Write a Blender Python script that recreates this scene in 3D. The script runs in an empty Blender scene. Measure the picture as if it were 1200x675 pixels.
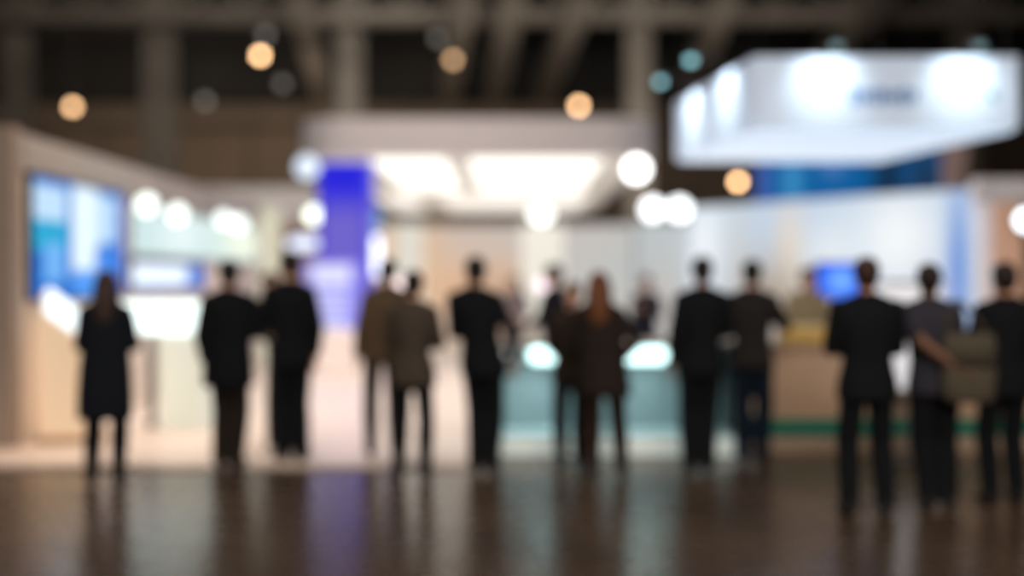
import bpy, bmesh, math, random
from mathutils import Vector, Matrix
random.seed(4)
C = bpy.context.scene.collection
F = 1333.0; CX = 600.0; HY = 328.0; EYE = 1.62

def P(x, y, D):            # a pixel read from the photograph, at a known distance, as a place in the hall
    return Vector(((x-CX)/F*D, D, EYE+(HY-y)/F*D))
def PX(x, D): return (x-CX)/F*D
def PZ(y, D): return EYE+(HY-y)/F*D

# ------------------------------------------------------------------ colours and materials
def lin(c):
    return tuple((v/255/12.92 if v/255 <= .04045 else ((v/255+.055)/1.055)**2.4) for v in c)
MATS = {}
def pbr(name, rgb, rough=.6, noise=.12, scale=8., metal=0., spec=.4, bump=0., emit=None, es=0.):
    if name in MATS: return MATS[name]
    m = bpy.data.materials.new(name); m.use_nodes = True
    nt = m.node_tree; b = nt.nodes['Principled BSDF']
    c = lin(rgb)
    tc = nt.nodes.new('ShaderNodeTexCoord'); n = nt.nodes.new('ShaderNodeTexNoise')
    n.inputs['Scale'].default_value = scale; n.inputs['Detail'].default_value = 5
    nt.links.new(tc.outputs['Object'], n.inputs['Vector'])
    r = nt.nodes.new('ShaderNodeValToRGB')
    r.color_ramp.elements[0].position = .3; r.color_ramp.elements[1].position = .7
    r.color_ramp.elements[0].color = (*[v*(1-noise) for v in c], 1)
    r.color_ramp.elements[1].color = (*[min(1, v*(1+noise)) for v in c], 1)
    nt.links.new(n.outputs['Fac'], r.inputs['Fac'])
    nt.links.new(r.outputs['Color'], b.inputs['Base Color'])
    b.inputs['Roughness'].default_value = rough; b.inputs['Metallic'].default_value = metal
    b.inputs['Specular IOR Level'].default_value = spec
    if bump:
        bp = nt.nodes.new('ShaderNodeBump'); bp.inputs['Strength'].default_value = bump; bp.inputs['Distance'].default_value = .01
        nt.links.new(n.outputs['Fac'], bp.inputs['Height']); nt.links.new(bp.outputs['Normal'], b.inputs['Normal'])
    if emit:
        b.inputs['Emission Color'].default_value = (*lin(emit), 1); b.inputs['Emission Strength'].default_value = es
    MATS[name] = m
    return m
def glow(name, rgb, s):
    if name in MATS: return MATS[name]
    m = bpy.data.materials.new(name); m.use_nodes = True
    nt = m.node_tree; b = nt.nodes['Principled BSDF']
    b.inputs['Base Color'].default_value = (.3, .3, .3, 1)
    b.inputs['Emission Color'].default_value = (*lin(rgb), 1); b.inputs['Emission Strength'].default_value = s
    MATS[name] = m
    return m
def screen_mat(name, s):     # a lit screen, printed back-lit fabric or stand wall with painted glow: its picture is a colour attribute
    if name in MATS: return MATS[name]
    m = bpy.data.materials.new(name); m.use_nodes = True
    nt = m.node_tree; b = nt.nodes['Principled BSDF']
    a = nt.nodes.new('ShaderNodeAttribute'); a.attribute_name = 'picture'
    b.inputs['Base Color'].default_value = (.02, .02, .02, 1); b.inputs['Roughness'].default_value = .55; b.inputs['Specular IOR Level'].default_value = .08
    nt.links.new(a.outputs['Color'], b.inputs['Emission Color']); b.inputs['Emission Strength'].default_value = s
    MATS[name] = m
    return m
def glass_mat():
    if 'showcase glass' in MATS: return MATS['showcase glass']
    m = bpy.data.materials.new('showcase glass'); m.use_nodes = True
    nt = m.node_tree; nt.nodes.remove(nt.nodes['Principled BSDF'])
    o = nt.nodes['Material Output']
    t = nt.nodes.new('ShaderNodeBsdfTransparent'); t.inputs['Color'].default_value = (.86, .92, .93, 1)
    g = nt.nodes.new('ShaderNodeBsdfGlossy'); g.inputs['Roughness'].default_value = .05
    f = nt.nodes.new('ShaderNodeFresnel'); f.inputs['IOR'].default_value = 1.3
    x = nt.nodes.new('ShaderNodeMixShader')
    nt.links.new(f.outputs['Fac'], x.inputs['Fac']); nt.links.new(t.outputs['BSDF'], x.inputs[1]); nt.links.new(g.outputs['BSDF'], x.inputs[2])
    nt.links.new(x.outputs['Shader'], o.inputs['Surface'])
    MATS['showcase glass'] = m
    return m

# ------------------------------------------------------------------ objects
def tag(o, label, cat, group=None):
    o['label'] = label; o['category'] = cat
    if group: o['group'] = group
    return o
def thing(name, label, cat, loc=(0, 0, 0), rz=0., group=None):
    o = bpy.data.objects.new(name, None); C.objects.link(o)
    o.location = loc; o.rotation_euler = (0, 0, rz); o.empty_display_size = .2
    return tag(o, label, cat, group)
def obj(name, bm, mat, parent=None, smooth=False):
    bmesh.ops.recalc_face_normals(bm, faces=bm.faces[:])
    me = bpy.data.meshes.new(name); bm.to_mesh(me); bm.free()
    me.materials.append(mat)
    if smooth: me.polygons.foreach_set('use_smooth', [True]*len(me.polygons))
    o = bpy.data.objects.new(name, me); C.objects.link(o); o.parent = parent
    return o
def struct(name, bm, mat):
    o = obj(name, bm, mat); o['kind'] = 'structure'
    return o
def box(bm, c, s, bev=0., rot=None):
    r = bmesh.ops.create_cube(bm, size=1.)
    vs = r['verts']
    for v in vs:
        v.co = Vector((v.co.x*s[0], v.co.y*s[1], v.co.z*s[2]))
    if bev:
        es = list({e for v in vs for e in v.link_edges})
        q = bmesh.ops.bevel(bm, geom=es, offset=bev, segments=2, affect='EDGES')
        vs = list({v for f in q['faces'] for v in f.verts} | {v for v in vs if v.is_valid})
    for v in vs:
        if rot is not None: v.co = rot @ v.co
        v.co += Vector(c)
    return bm
def bx(x0, x1, y0, y1, z0, z1, bev=0., bm=None):
    bm = bm or bmesh.new()
    return box(bm, ((x0+x1)/2, (y0+y1)/2, (z0+z1)/2), (abs(x1-x0), abs(y1-y0), abs(z1-z0)), bev)
def cone(bm, a, b, ra, rb, seg=16, caps=True):
    a = Vector(a); b = Vector(b); d = b-a
    if d.length < 1e-6: return bm
    m = Matrix.Translation((a+b)/2) @ d.to_track_quat('Z', 'Y').to_matrix().to_4x4()
    bmesh.ops.create_cone(bm, cap_ends=caps, cap_tris=False, segments=seg, radius1=ra, radius2=rb, depth=d.length, matrix=m)
    return bm
def ball(bm, c, r, rot=None, sub=2):
    if not hasattr(r, '__len__'): r = (r, r, r)
    m = Matrix.Translation(Vector(c)) @ (rot.to_4x4() if rot is not None else Matrix()) @ Matrix.Diagonal((*r, 1))
    bmesh.ops.create_icosphere(bm, subdivisions=sub, radius=1., matrix=m)
    return bm
def limb(bm, pts, rad, endball=True):
    for i in range(len(pts)-1):
        cone(bm, pts[i], pts[i+1], rad[i], rad[i+1], 14)
    for i, p in enumerate(pts):
        if i == len(pts)-1 and not endball: break
        ball(bm, p, rad[i])
    return bm
def loft(bm, rings, n=28):         # rings: (centre, rx, ry)
    rows = []
    for c, rx, ry in rings:
        rows.append([bm.verts.new((c[0]+rx*math.cos(2*math.pi*k/n), c[1]+ry*math.sin(2*math.pi*k/n), c[2])) for k in range(n)])
    for a, b in zip(rows, rows[1:]):
        for k in range(n):
            bm.faces.new((a[k], a[(k+1) % n], b[(k+1) % n], b[k]))
    bm.faces.new(rows[0][::-1]); bm.faces.new(rows[-1])
    return bm
def prism(pts, z0, z1, bm=None):
    bm = bm or bmesh.new()
    a = [bm.verts.new((p[0], p[1], z0)) for p in pts]; b = [bm.verts.new((p[0], p[1], z1)) for p in pts]
    n = len(pts)
    bm.faces.new(a[::-1]); bm.faces.new(b)
    for k in range(n): bm.faces.new((a[k], a[(k+1) % n], b[(k+1) % n], b[k]))
    return bm
def picture(name, o0, u, v, nu, nv, fn, mat, parent):    # a gridded panel carrying a picture
    o0, u, v = Vector(o0), Vector(u), Vector(v)
    bm = bmesh.new()
    cl = bm.verts.layers.float_color.new('picture')
    g = [[bm.verts.new(o0+u*(i/nu)+v*(j/nv)) for i in range(nu+1)] for j in range(nv+1)]
    for j in range(nv+1):
        for i in range(nu+1):
            g[j][i][cl] = (*fn(i/nu, j/nv), 1)
    for j in range(nv):
        for i in range(nu):
            bm.faces.new((g[j][i], g[j][i+1], g[j+1][i+1], g[j+1][i]))
    return obj(name, bm, mat, parent)
def patches(base, blobs, soft=False):   # base colour plus coloured patches (u, v, half-width, half-height, colour, weight)
    def fn(u, v):
        c = list(lin(base))
        for (bu, bv, su, sv, col, w) in blobs:
            if soft: k = math.exp(-((u-bu)/su)**2-((v-bv)/sv)**2)*w
            else:
                k = w*max(0, min(1, (1.15-abs(u-bu)/su)/.3))*max(0, min(1, (1.15-abs(v-bv)/sv)/.3))
            q = lin(col)
            for i in range(3): c[i] += (q[i]-c[i])*k
        return c
    return fn
def area(name, loc, size, power, rgb=(255, 255, 255), target=None, sy=None, spread=180):
    l = bpy.data.lights.new(name, 'AREA'); l.energy = power; l.color = lin(rgb); l.size = size
    if sy: l.shape = 'RECTANGLE'; l.size_y = sy
    l.spread = math.radians(spread)
    o = bpy.data.objects.new(name, l); C.objects.link(o); o.location = loc
    d = (Vector(target)-Vector(loc)) if target else Vector((0, 0, -1))
    o.rotation_euler = d.to_track_quat('-Z', 'Y').to_euler()
    return o
def spot(name, loc, target, power, rgb, angle=90, rad=.05, parent=None):
    l = bpy.data.lights.new(name, 'SPOT'); l.energy = power; l.color = lin(rgb); l.spot_size = math.radians(angle)
    l.spot_blend = .8; l.shadow_soft_size = rad
    o = bpy.data.objects.new(name, l); C.objects.link(o); o.location = loc
    o.rotation_euler = (Vector(target)-Vector(loc)).to_track_quat('-Z', 'Y').to_euler()
    return o

WHITE = pbr('white laminate', (236, 232, 228), .45, .03)
STEEL = pbr('dark painted steel', (108, 100, 90), .55, .2, 1.5)
BLACK = pbr('black metal', (26, 26, 28), .45, .1)
GREY = pbr('grey metal', (120, 120, 122), .4, .1)

# ================================================================== the hall
def floor_mat():
    m = bpy.data.materials.new('polished brown floor'); m.use_nodes = True
    nt = m.node_tree; b = nt.nodes['Principled BSDF']
    tc = nt.nodes.new('ShaderNodeTexCoord')
    n = nt.nodes.new('ShaderNodeTexNoise'); n.inputs['Scale'].default_value = .8; n.inputs['Detail'].default_value = 8
    nt.links.new(tc.outputs['Object'], n.inputs['Vector'])
    r = nt.nodes.new('ShaderNodeValToRGB')
    r.color_ramp.elements[0].position = .35; r.color_ramp.elements[0].color = (*lin((70, 56, 45)), 1)
    r.color_ramp.elements[1].position = .7; r.color_ramp.elements[1].color = (*lin((92, 75, 60)), 1)
    nt.links.new(n.outputs['Fac'], r.inputs['Fac']); nt.links.new(r.outputs['Color'], b.inputs['Base Color'])
    n2 = nt.nodes.new('ShaderNodeTexNoise'); n2.inputs['Scale'].default_value = 5; n2.inputs['Detail'].default_value = 3
    nt.links.new(tc.outputs['Object'], n2.inputs['Vector'])
    mr = nt.nodes.new('ShaderNodeMapRange'); mr.inputs['To Min'].default_value = .2; mr.inputs['To Max'].default_value = .32
    nt.links.new(n2.outputs['Fac'], mr.inputs['Value']); nt.links.new(mr.outputs['Result'], b.inputs['Roughness'])
    b.inputs['Specular IOR Level'].default_value = .3
    return m
struct('floor', bx(-34, 34, -12, 62, -.2, 0), floor_mat())
struct('ceiling', bx(-34, 34, -12, 62, 14, 14.3), pbr('black ceiling sheet', (30, 29, 27), .9, .2, .6))
WALLD = pbr('dark hall wall', (34, 32, 29), .9, .2, .4)
struct('wall_back', bx(-34, 34, 61, 61.4, 0, 14), WALLD)
struct('wall_left', bx(-34.3, -34, -12, 61, 0, 14), WALLD)
struct('wall_right', bx(34, 34.3, -12, 61, 0, 14), WALLD)
struct('wall_front', bx(-34, 34, -12.3, -12, 0, 14), WALLD)
# brown cladding along the lower back wall and the rail above it
bm = bmesh.new()
for k in range(17):
    bx(-33.8+k*3.98, -33.8+k*3.98+3.86, 60.7, 61, 0, 9.7, bm=bm)
struct('trim_1', bm, pbr('brown wall cladding', (96, 82, 68), .8, .15, .4))
struct('trim_2', bx(-34, 34, 60.2, 60.7, 9.9, 10.9), pbr('crane rail', (100, 86, 72), .7, .15, .6))
k = 3
for x, w in ((20, .95), (187, 1.1), (410, .95), (748, .95), (1130, .9)):
    D = 44.; X = PX(x, D)
    bm = bmesh.new()                                    # H-section column
    bx(X-w/2, X+w/2, D-.35, D-.28, 0, 14, bm=bm); bx(X-w/2, X+w/2, D+.28, D+.35, 0, 14, bm=bm); bx(X-.06, X+.06, D-.28, D+.28, 0, 14, bm=bm)
    struct('trim_%d' % k, bm, STEEL); k += 1
# cross truss at the head of the columns, and the roof beams running down the hall
bm = bmesh.new()
bx(-34, 34, 42.3, 42.8, 11.25, 11.75, bm=bm); bx(-34, 34, 42.4, 42.7, 13.3, 13.6, bm=bm)
for q in range(-17, 17):
    cone(bm, (q*2, 42.55, 11.6), (q*2+1, 42.55, 13.4), .09, .09, 8); cone(bm, (q*2+1, 42.55, 13.4), (q*2+2, 42.55, 11.6), .09, .09, 8)
struct('trim_%d' % k, bm, STEEL); k += 1
for (xa, xb) in ((345, 385), (550, 527), (605, 580), (692, 636), (862, 800), (1045, 930)):
    za = 10.9; Da = F*(za-EYE)/(HY+20); Db = F*(za-EYE)/(HY-128)
    a = Vector((PX(xa, Da), Da, za)); b = Vector((PX(xb, Db), min(Db, 60.6), za))
    d = (b-a).normalized(); a = a-d*14
    s = Vector((d.y, -d.x, 0))*.42
    bm = bmesh.new()
    prism([a-s, a+s, b+s, b-s], za, za+.12, bm); prism([a-s, a+s, b+s, b-s], za+.85, za+.97, bm)
    prism([a-s*.15, a+s*.15, b+s*.15, b-s*.15], za+.12, za+.85, bm)
    struct('trim_%d' % k, bm, STEEL); k += 1
    
# ================================================================== stand floors
# pale raised floor of the open stand on the left and in the middle; it ends in front of the showcases
pl = [(-9, 9.8), (-.35, 9.8), (-.35, 11.6), (9, 11.6), (9, 44), (-9, 44)]
struct('stand_floor', prism(pl, 0, .03), pbr('pale stand floor', (232, 216, 206), .35, .05, 1.2))

# ================================================================== left stand
LX = -4.72
t = thing('exhibition_stand', 'white stand wall running back on the left, behind the large blue screen', 'exhibition stand', (LX, 11, 0))
def local(bm, root):
    bmesh.ops.translate(bm, verts=bm.verts[:], vec=-Vector(root.location)); return bm
obj('end_post', local(bx(-6.2, LX, 10.75, 10.95, .0, 3.08, .01), t), pbr('taupe end panel', (166, 150, 138), .6, .04), t)
obj('wall_panel', local(bx(LX-.15, LX+.012, 10.96, 21.2, .03, 2.62), t), pbr('warm white wall panel', (232, 220, 208), .6, .03), t)
obj('fascia', local(bx(LX-.15, LX-.0, 10.96, 21.2, 2.66, 3.04, .01), t), pbr('pale grey fascia', (172, 166, 162), .6, .03), t)
t = thing('partition_panel', 'cream end panel closing the left stand behind its lamps', 'partition', (LX, 21.4, .03))
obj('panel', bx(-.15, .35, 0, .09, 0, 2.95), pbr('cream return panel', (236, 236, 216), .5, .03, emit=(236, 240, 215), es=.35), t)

def screen(name, label, cat, o0, u, v, fn, s, thick=.06, nu=48, nv=30, rim=.03, group=None, stand=None):
    o0, u, v = Vector(o0), Vector(u), Vector(v)
    n = v.cross(u).normalized()           # points back, away from the viewer
    t = thing(name, label, cat, o0, 0, group)
    bm = bmesh.new()
    ru, rv = u.normalized()*rim, v.normalized()*rim
    a = [Vector()-ru-rv, u+ru-rv, u+v+ru+rv, v-ru+rv]
    fr = [bm.verts.new(p+n*.004) for p in a]; bk = [bm.verts.new(p+n*thick) for p in a]
    bm.faces.new(fr); bm.faces.new(bk[::-1])
    for q in range(4): bm.faces.new((fr[q], bk[q], bk[(q+1) % 4], fr[(q+1) % 4]))
    obj('bezel', bm, BLACK, t)
    picture('display', (0, 0, 0), u, v, nu, nv, fn, screen_mat('screen %.2f' % s, s), t)
    return t
# big blue video wall
screen('video_screen', 'large blue and white video screen on the left stand wall', 'screen',
       (LX+.0715, 11.05, 1.44), (0.0, 2.55, 0), (0, 0, 1.2),
       patches((0, 106, 200), [(.15, .78, .17, .16, (190, 222, 246), .95), (.13, .52, .2, .13, (0, 160, 205), 1), (.2, .3, .1, .16, (110, 178, 240), .9),
                               (.53, .6, .15, .4, (226, 244, 252), 1), (.79, .72, .12, .22, (190, 222, 246), .9), (.8, .3, .16, .14, (50, 130, 228), .9),
                               (.62, .1, .22, .14, (70, 150, 240), .9), (.97, .5, .05, .5, (20, 96, 205), .9)]), 1.1)
# white light panel with its lamps
t = thing('wall_light_panel', 'pale green-white back-lit panel on the left stand wall beyond the blue screen', 'light panel', (LX, 14, 1.89))
obj('frame', local(bx(LX+.014, LX+.034, 13.95, 21.0, 1.9, 2.6), t), GREY, t)
picture('diffuser', (.035, .02, .05), (0, 6.9, 0), (0, 0, .62), 40, 8,
        patches((192, 216, 216), [(.3, .5, .15, .6, (226, 238, 238), .8), (.85, .5, .25, .6, (236, 240, 218), .9)], True), screen_mat('screen 1.15', 1.15), t)
screen('monitor', 'wide low monitor with pale blue picture under the light panel', 'monitor',
       (LX+.0715, 13.9, 1.5), (0, 3.3, 0), (0, 0, .34),
       patches((70, 120, 205), [(.35, .55, .38, .45, (226, 238, 252), 1), (.9, .5, .08, .5, (60, 100, 190), .9)]), 1.25)

def spotlight(label, loc, aim, r, rgb, s, group=None, name='spotlight', length=.22, mount=(0, 0, .25), cat='spotlight'):
    loc = Vector(loc); d = (Vector(aim)-loc).normalized()
    t = thing(name, label, cat, loc, 0, group)
    bm = bmesh.new(); cone(bm, -d*length, Vector(), r*.8, r*1.12, 20); cone(bm, -d*(length+.04), -d*length, r*.4, r*.8, 20)
    obj('housing', bm, BLACK, t)
    bm = bmesh.new(); ball(bm, d*.004, (r, r, r*.35), d.to_track_quat('Z', 'Y').to_matrix(), 3)
    obj('lens', bm, glow('lens %s %.1f' % (rgb, s), rgb, s), t, True)
    if mount is not None:
        bm = bmesh.new(); cone(bm, -d*length*.6, -d*length*.6+Vector(mount), .015, .015, 8)
        obj('bracket', bm, BLACK, t)
    return t
CAM = (0, 0, EYE)
g = 'spotlights under the left stand fascia'
for (x, y, r, lb) in ((172, 240, .13, 'round white spotlight under left fascia, nearest the blue screen'),
                      (208, 251, .13, 'round white spotlight under left fascia, second from the blue screen'),
                      (262, 257, .12, 'round white spotlight under left fascia, third from the blue screen'),
                      (280, 262, .13, 'round white spotlight under left fascia, farthest from the blue screen')):
    spotlight(lb, P(x, y, -4.46*F/(x-CX)), (0, 4, 1.2), r, (240, 252, 246), 2.1, g, mount=(-.19, -.05, .0), length=.16)

# kiosk at the near end of the left stand
t = thing('display_kiosk', 'cream kiosk with glowing sloped top beside the left post', 'kiosk', (-4.36, 11.25, .03))
obj('base', bx(-.26, .3, -.2, .22, 0, .06), pbr('tan plinth', (190, 160, 132), .6), t)
bm = bmesh.new()
prof = [(-.22, 1.48), (-.22, .06), (.22, .06), (.22, .98)]
a = [bm.verts.new((x, -.16, z)) for x, z in prof]; b = [bm.verts.new((x, .18, z)) for x, z in prof]
bm.faces.new(a); bm.faces.new(b[::-1])
for q in range(4): bm.faces.new((a[q], b[q], b[(q+1) % 4], a[(q+1) % 4]))
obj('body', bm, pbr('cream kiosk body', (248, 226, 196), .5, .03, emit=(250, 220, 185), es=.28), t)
picture('sloped_screen', (-.2, -.17, 1.28), (.5, 0, -.36), (0.04, .0, .24), 8, 8, patches((240, 250, 252), []), screen_mat('screen 1.80', 1.8), t)
# lit counter
t = thing('lit_counter', 'white pedestal counter carrying a glowing light box beside the long-coated woman', 'counter', (PX(195, 12.3), 12.3, .03))
obj('light_box', bx(-.46, .5, -.2, .25, 1.02, 1.36, .04), glow('light box glow', (232, 252, 248), 1.9), t)
obj('pedestal', bx(-.02, .44, -.16, .22, 0, 1.02, .01), pbr('pale glowing pedestal', (228, 236, 228), .5, .03, emit=(216, 228, 216), es=.3), t)  # greenish white glow added to the pedestal material; it holds no lamp
obj('leg', bx(-.2, -.12, -.05, .05, 0, 1.02), GREY, t)

# ================================================================== stand behind the left aisle (tan wall and pale header)
t = thing('exhibition_stand', 'pale header and tan wall stand behind the two coated men', 'exhibition stand', (-5.2, 25, 0))
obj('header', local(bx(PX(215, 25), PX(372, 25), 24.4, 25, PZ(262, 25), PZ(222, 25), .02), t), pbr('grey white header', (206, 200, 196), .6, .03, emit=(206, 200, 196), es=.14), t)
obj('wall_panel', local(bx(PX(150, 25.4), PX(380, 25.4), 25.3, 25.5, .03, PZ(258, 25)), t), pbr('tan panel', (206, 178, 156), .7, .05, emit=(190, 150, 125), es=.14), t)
spotlight('greenish white round lamp left of the blue tower', P(368, 252, 23.5), CAM, .16, (240, 250, 232), 3.5, mount=(0, .25, .15))
t = thing('wall_light', 'oval bluish white light below the round lamp left of the blue tower', 'light', P(357, 285, 24.5))
bm = bmesh.new(); ball(bm, (0, 0, 0), (.4, .06, .14), sub=3); obj('lens', bm, glow('oval light', (222, 230, 255), 1.5), t, True)
bm = bmesh.new(); ball(bm, (0, .05, 0), (.48, .05, .25), sub=3); obj('back_plate', bm, GREY, t, True)

# ================================================================== central canopy
D0, D1 = 20., 36.
zt, zb = PZ(138, D0), PZ(181, D0)
def rrect(x0, x1, y0, y1, r, n=8):
    out = []
    for cx, cy, a0 in ((x1-r, y0+r, -90), (x1-r, y1-r, 0), (x0+r, y1-r, 90), (x0+r, y0+r, 180)):
        for k in range(n+1):
            a = math.radians(a0+90*k/n); out.append((cx+r*math.cos(a), cy+r*math.sin(a)))
    return out
x0, x1 = PX(346, D0)-.0, PX(772, D0)
t = thing('hanging_canopy', 'large pale canopy with rounded corners hanging over the central stand', 'canopy', (0, D0, zb))
bm = prism(rrect(x0, x1, D0, D1, .8), zb, zt)
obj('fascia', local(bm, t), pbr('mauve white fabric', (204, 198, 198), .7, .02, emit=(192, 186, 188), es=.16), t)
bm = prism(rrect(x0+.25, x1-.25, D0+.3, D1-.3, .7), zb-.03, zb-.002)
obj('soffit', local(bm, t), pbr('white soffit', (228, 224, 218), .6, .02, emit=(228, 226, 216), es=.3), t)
lg = glow('soffit light', (255, 254, 242), 1.5)
def lightpanel(xa, xb, ya, yb):      # pixel rectangle on the soffit plane
    z = zb-.05
    Da = F*(z-EYE)/(HY-ya); Db = F*(z-EYE)/(HY-yb)
    Xa = [PX(xa, Da), PX(xb, Da)]; Xb = [PX(xa, Db), PX(xb, Db)]
    return bx(max(Xa[0], Xb[0]), min(Xa[1], Xb[1]), Da, Db, zb-.08, zb-.03)
for (xa, xb, ya, yb) in ((436, 540, 187, 222), (550, 705, 187, 222)):
    obj('soffit_light', local(lightpanel(xa, xb, ya, yb), t), lg, t)
lg2 = glow('soffit light rear', (255, 246, 236), 1.0)
for (xa, xb, ya, yb) in ((440, 500, 229, 246), (515, 690, 229, 246)):
    obj('soffit_light', local(lightpanel(xa, xb, ya, yb), t), lg2, t)
for (x, D) in ((-3, 22), (1.9, 22), (-3, 34), (1.9, 34)):
    bm = bmesh.new(); cone(bm, (x, D, zt), (x, D, 14), .012, .012, 6); obj('cable', local(bm, t), BLACK, t)
spotlight('large round white lamp at the right end of the central canopy', P(746, 198, 19.6), CAM, .2, (255, 255, 252), 5, mount=(0, .4, 0))
spotlight('round white lamp at the far lower edge of the canopy', P(634, 248, 36.5), CAM, .34, (255, 254, 248), 3.2, mount=(0, -.2, .2), length=.1)
spotlight('small bluish white lamp at the left end of the canopy', P(360, 196, 19.6), CAM, .2, (214, 232, 250), 1.2, mount=(0, .4, 0))
# blue tower
D = 20.9
t = thing('blue_tower', 'tall glowing blue column under the left end of the canopy', 'column', (PX(402, D), D, .03))
w = .92; h = zb-.05-.03
obj('core', bx(-w/2+.02, w/2-.02, .02, .8, 0, h), pbr('blue laminate', (40, 44, 190), .4), t)
def towerfn(u, v):
    a, b, c = lin((26, 24, 225)), lin((112, 100, 208)), lin((90, 84, 214))
    k = min(1, max(0, (v-.72)/.16)); q = [b[i]+(a[i]-b[i])*k for i in range(3)]
    e = max(0, abs(u-.5)*2-.6)/.4*.7
    z = lin((52, 48, 215))
    return [q[i]+(z[i]-q[i])*e for i in range(3)]
picture('front_skin', (-w/2, 0, .0), (w, 0, 0), (0, 0, h), 12, 40, towerfn, screen_mat('screen 0.95', .95), t)
picture('side_skin', (w/2, 0, .0), (0, .82, 0), (0, 0, h), 6, 40, towerfn, screen_mat('screen 1.05', 1.05), t)
# illuminated sign with lines in front of the tower
D = 19.8
t = thing('lit_sign', 'lavender lit sign with horizontal lines in front of the blue tower', 'sign', (PX(391, D), D, .03))
obj('plinth', bx(-.55, .55, -.1, .3, 0, PZ(386, D)-.03, .02), pbr('white plinth', (240, 228, 222), .5, .02, emit=(240, 222, 212), es=.3), t)
zz = PZ(386, D)-.03; hh = PZ(306, D)-PZ(386, D)
obj('panel', bx(-.5, .48, .005, .12, zz, zz+hh, .0), pbr('sign case', (110, 104, 205), .5), t)
def linesfn(u, v):
    base = lin((118, 112, 238)); wh = lin((232, 232, 255))
    k = .95 if (.68 < v < .95 and .1 < u < .85) else (.8 if (v < .64 and (v*8) % 1 < .55 and .08 < u < .8) else .12)
    return [base[i]+(wh[i]-base[i])*k for i in range(3)]
picture('face', (-.5, 0, zz), (.98, 0, 0), (0, 0, hh), 20, 60, linesfn, screen_mat('screen 1.05', 1.05), t)
t = thing('light_bar', 'upright white light bar on the right edge of the blue tower', 'light', P(438, 322, 23))
bm = bmesh.new(); box(bm, (0, 0, .37), (.26, .1, .8), .04); obj('diffuser', bm, glow('light bar', (232, 240, 255), 2.6), t)
bm = bmesh.new(); z0_ = -P(438, 322, 23).z; box(bm, (0, .08, (z0_+.03)/2+.2), (.1, .08, -z0_+.37), .0); obj('post', bm, GREY, t)
t = thing('teal_panel', 'small teal panel high on the right of the blue tower', 'panel', P(437, 275, 23.2))
obj('face', bx(-.13, .17, 0, .05, 0, .55), glow('teal panel', (0, 130, 180), .9), t)
bm = bmesh.new(); cone(bm, (0, .08, 0), (0, .08, zb-.06-P(437, 275, 23.2).z), .02, .02, 8); obj('hanger', bm, GREY, t)

# ================================================================== warm stand at the far end of the aisle
D = 38.
t = thing('exhibition_stand', 'warm cream stand wall at the far end under the canopy', 'exhibition stand', (PX(440, D), D, .03))
W_ = PX(800, D)-PX(430, D); H_ = PZ(264, D)-.03
picture('wall_panel', (-.3, 0, 0), (W_, 0, 0), (0, 0, H_), 60, 24,
        patches((226, 208, 196), [(.12, .55, .12, .6, (255, 210, 160), 1), (.3, .35, .1, .3, (255, 204, 160), 1), (.45, .45, .08, .25, (255, 196, 140), .9),
                                  (.5, .25, .2, .25, (150, 120, 112), .55), (.62, .7, .18, .4, (222, 214, 206), .9), (.9, .6, .25, .6, (206, 212, 212), .95)], True), screen_mat('screen 0.80', .8), t)  # warm glow on the wall is painted into its emission colours
obj('frame', bx(-.35, W_-.25, .02, .2, 0, H_+.05), GREY, t)
D = 35.
for (xa, xb, yt, lab, s) in ((612, 660, 262, 'bright white square pillar under the far edge of the canopy', .95), (462, 494, 262, 'slim pale pillar nearest the blue tower at the far stand', .8)):
    t = thing('lit_pillar', lab, 'pillar', (PX((xa+xb)/2, D), D, .03))
    hw = (PX(xb, D)-PX(xa, D))/2
    obj('cladding', bx(-hw, hw, 0, .6, .15, PZ(yt, D)-.03, .02), glow('pillar %.1f' % s, (250, 246, 232), s*.8), t)
    obj('foot', bx(-hw-.05, hw+.05, -.05, .65, 0, .15), GREY, t)
t = thing('exhibition_stand', 'cool white stand wall right of the canopy behind the showcases', 'exhibition stand', (PX(745, 30), 30, .03))
picture('wall_panel', (0, 0, 0), (PX(905, 30)-PX(745, 30), 0, 0), (0, 0, PZ(262, 30)), 30, 12,
        patches((205, 212, 214), [(.6, .7, .3, .5, (226, 238, 246), .9), (.2, .3, .2, .4, (214, 206, 200), .8)], True), screen_mat('screen 0.80', .8), t)
obj('frame', bx(-.05, PX(905, 30)-PX(745, 30)+.05, .02, .2, 0, PZ(260, 30)), GREY, t)
g = 'pair of white lamps right of the canopy'
for x, lb in ((765, 'white floodlight right of the canopy, left one of the pair'), (796, 'white floodlight right of the canopy, right one of the pair')):
    spotlight(lb, P(x, 245, 27), CAM, .24, (246, 252, 255), 3.6, g, mount=(0, 0, .6))
for (x, y, D, r, rgb, s, lb) in ((468, 335, 16, .12, (240, 214, 214), 2.0, 'small pinkish white lamp between the two brown-jacketed visitors'),
                                 (637, 334, 17, .11, (226, 206, 220), 2.2, 'small lilac lamp left of the man behind the showcase')):
    t = thing('floor_lamp', lb, 'lamp', (PX(x, D), D, 0))
    z = PZ(y, D)
    bm = bmesh.new(); cone(bm, (0, 0, 0), (0, 0, .03), .15, .15, 20); obj('base', bm, BLACK, t)
    bm = bmesh.new(); cone(bm, (0, 0.02, .03), (0, .02, z-r*.8), .012, .012, 8); obj('pole', bm, BLACK, t)
    bm = bmesh.new(); ball(bm, (0, 0, z), r, sub=3); obj('globe', bm, glow('globe %s' % (rgb,), rgb, s), t, True)

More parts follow.
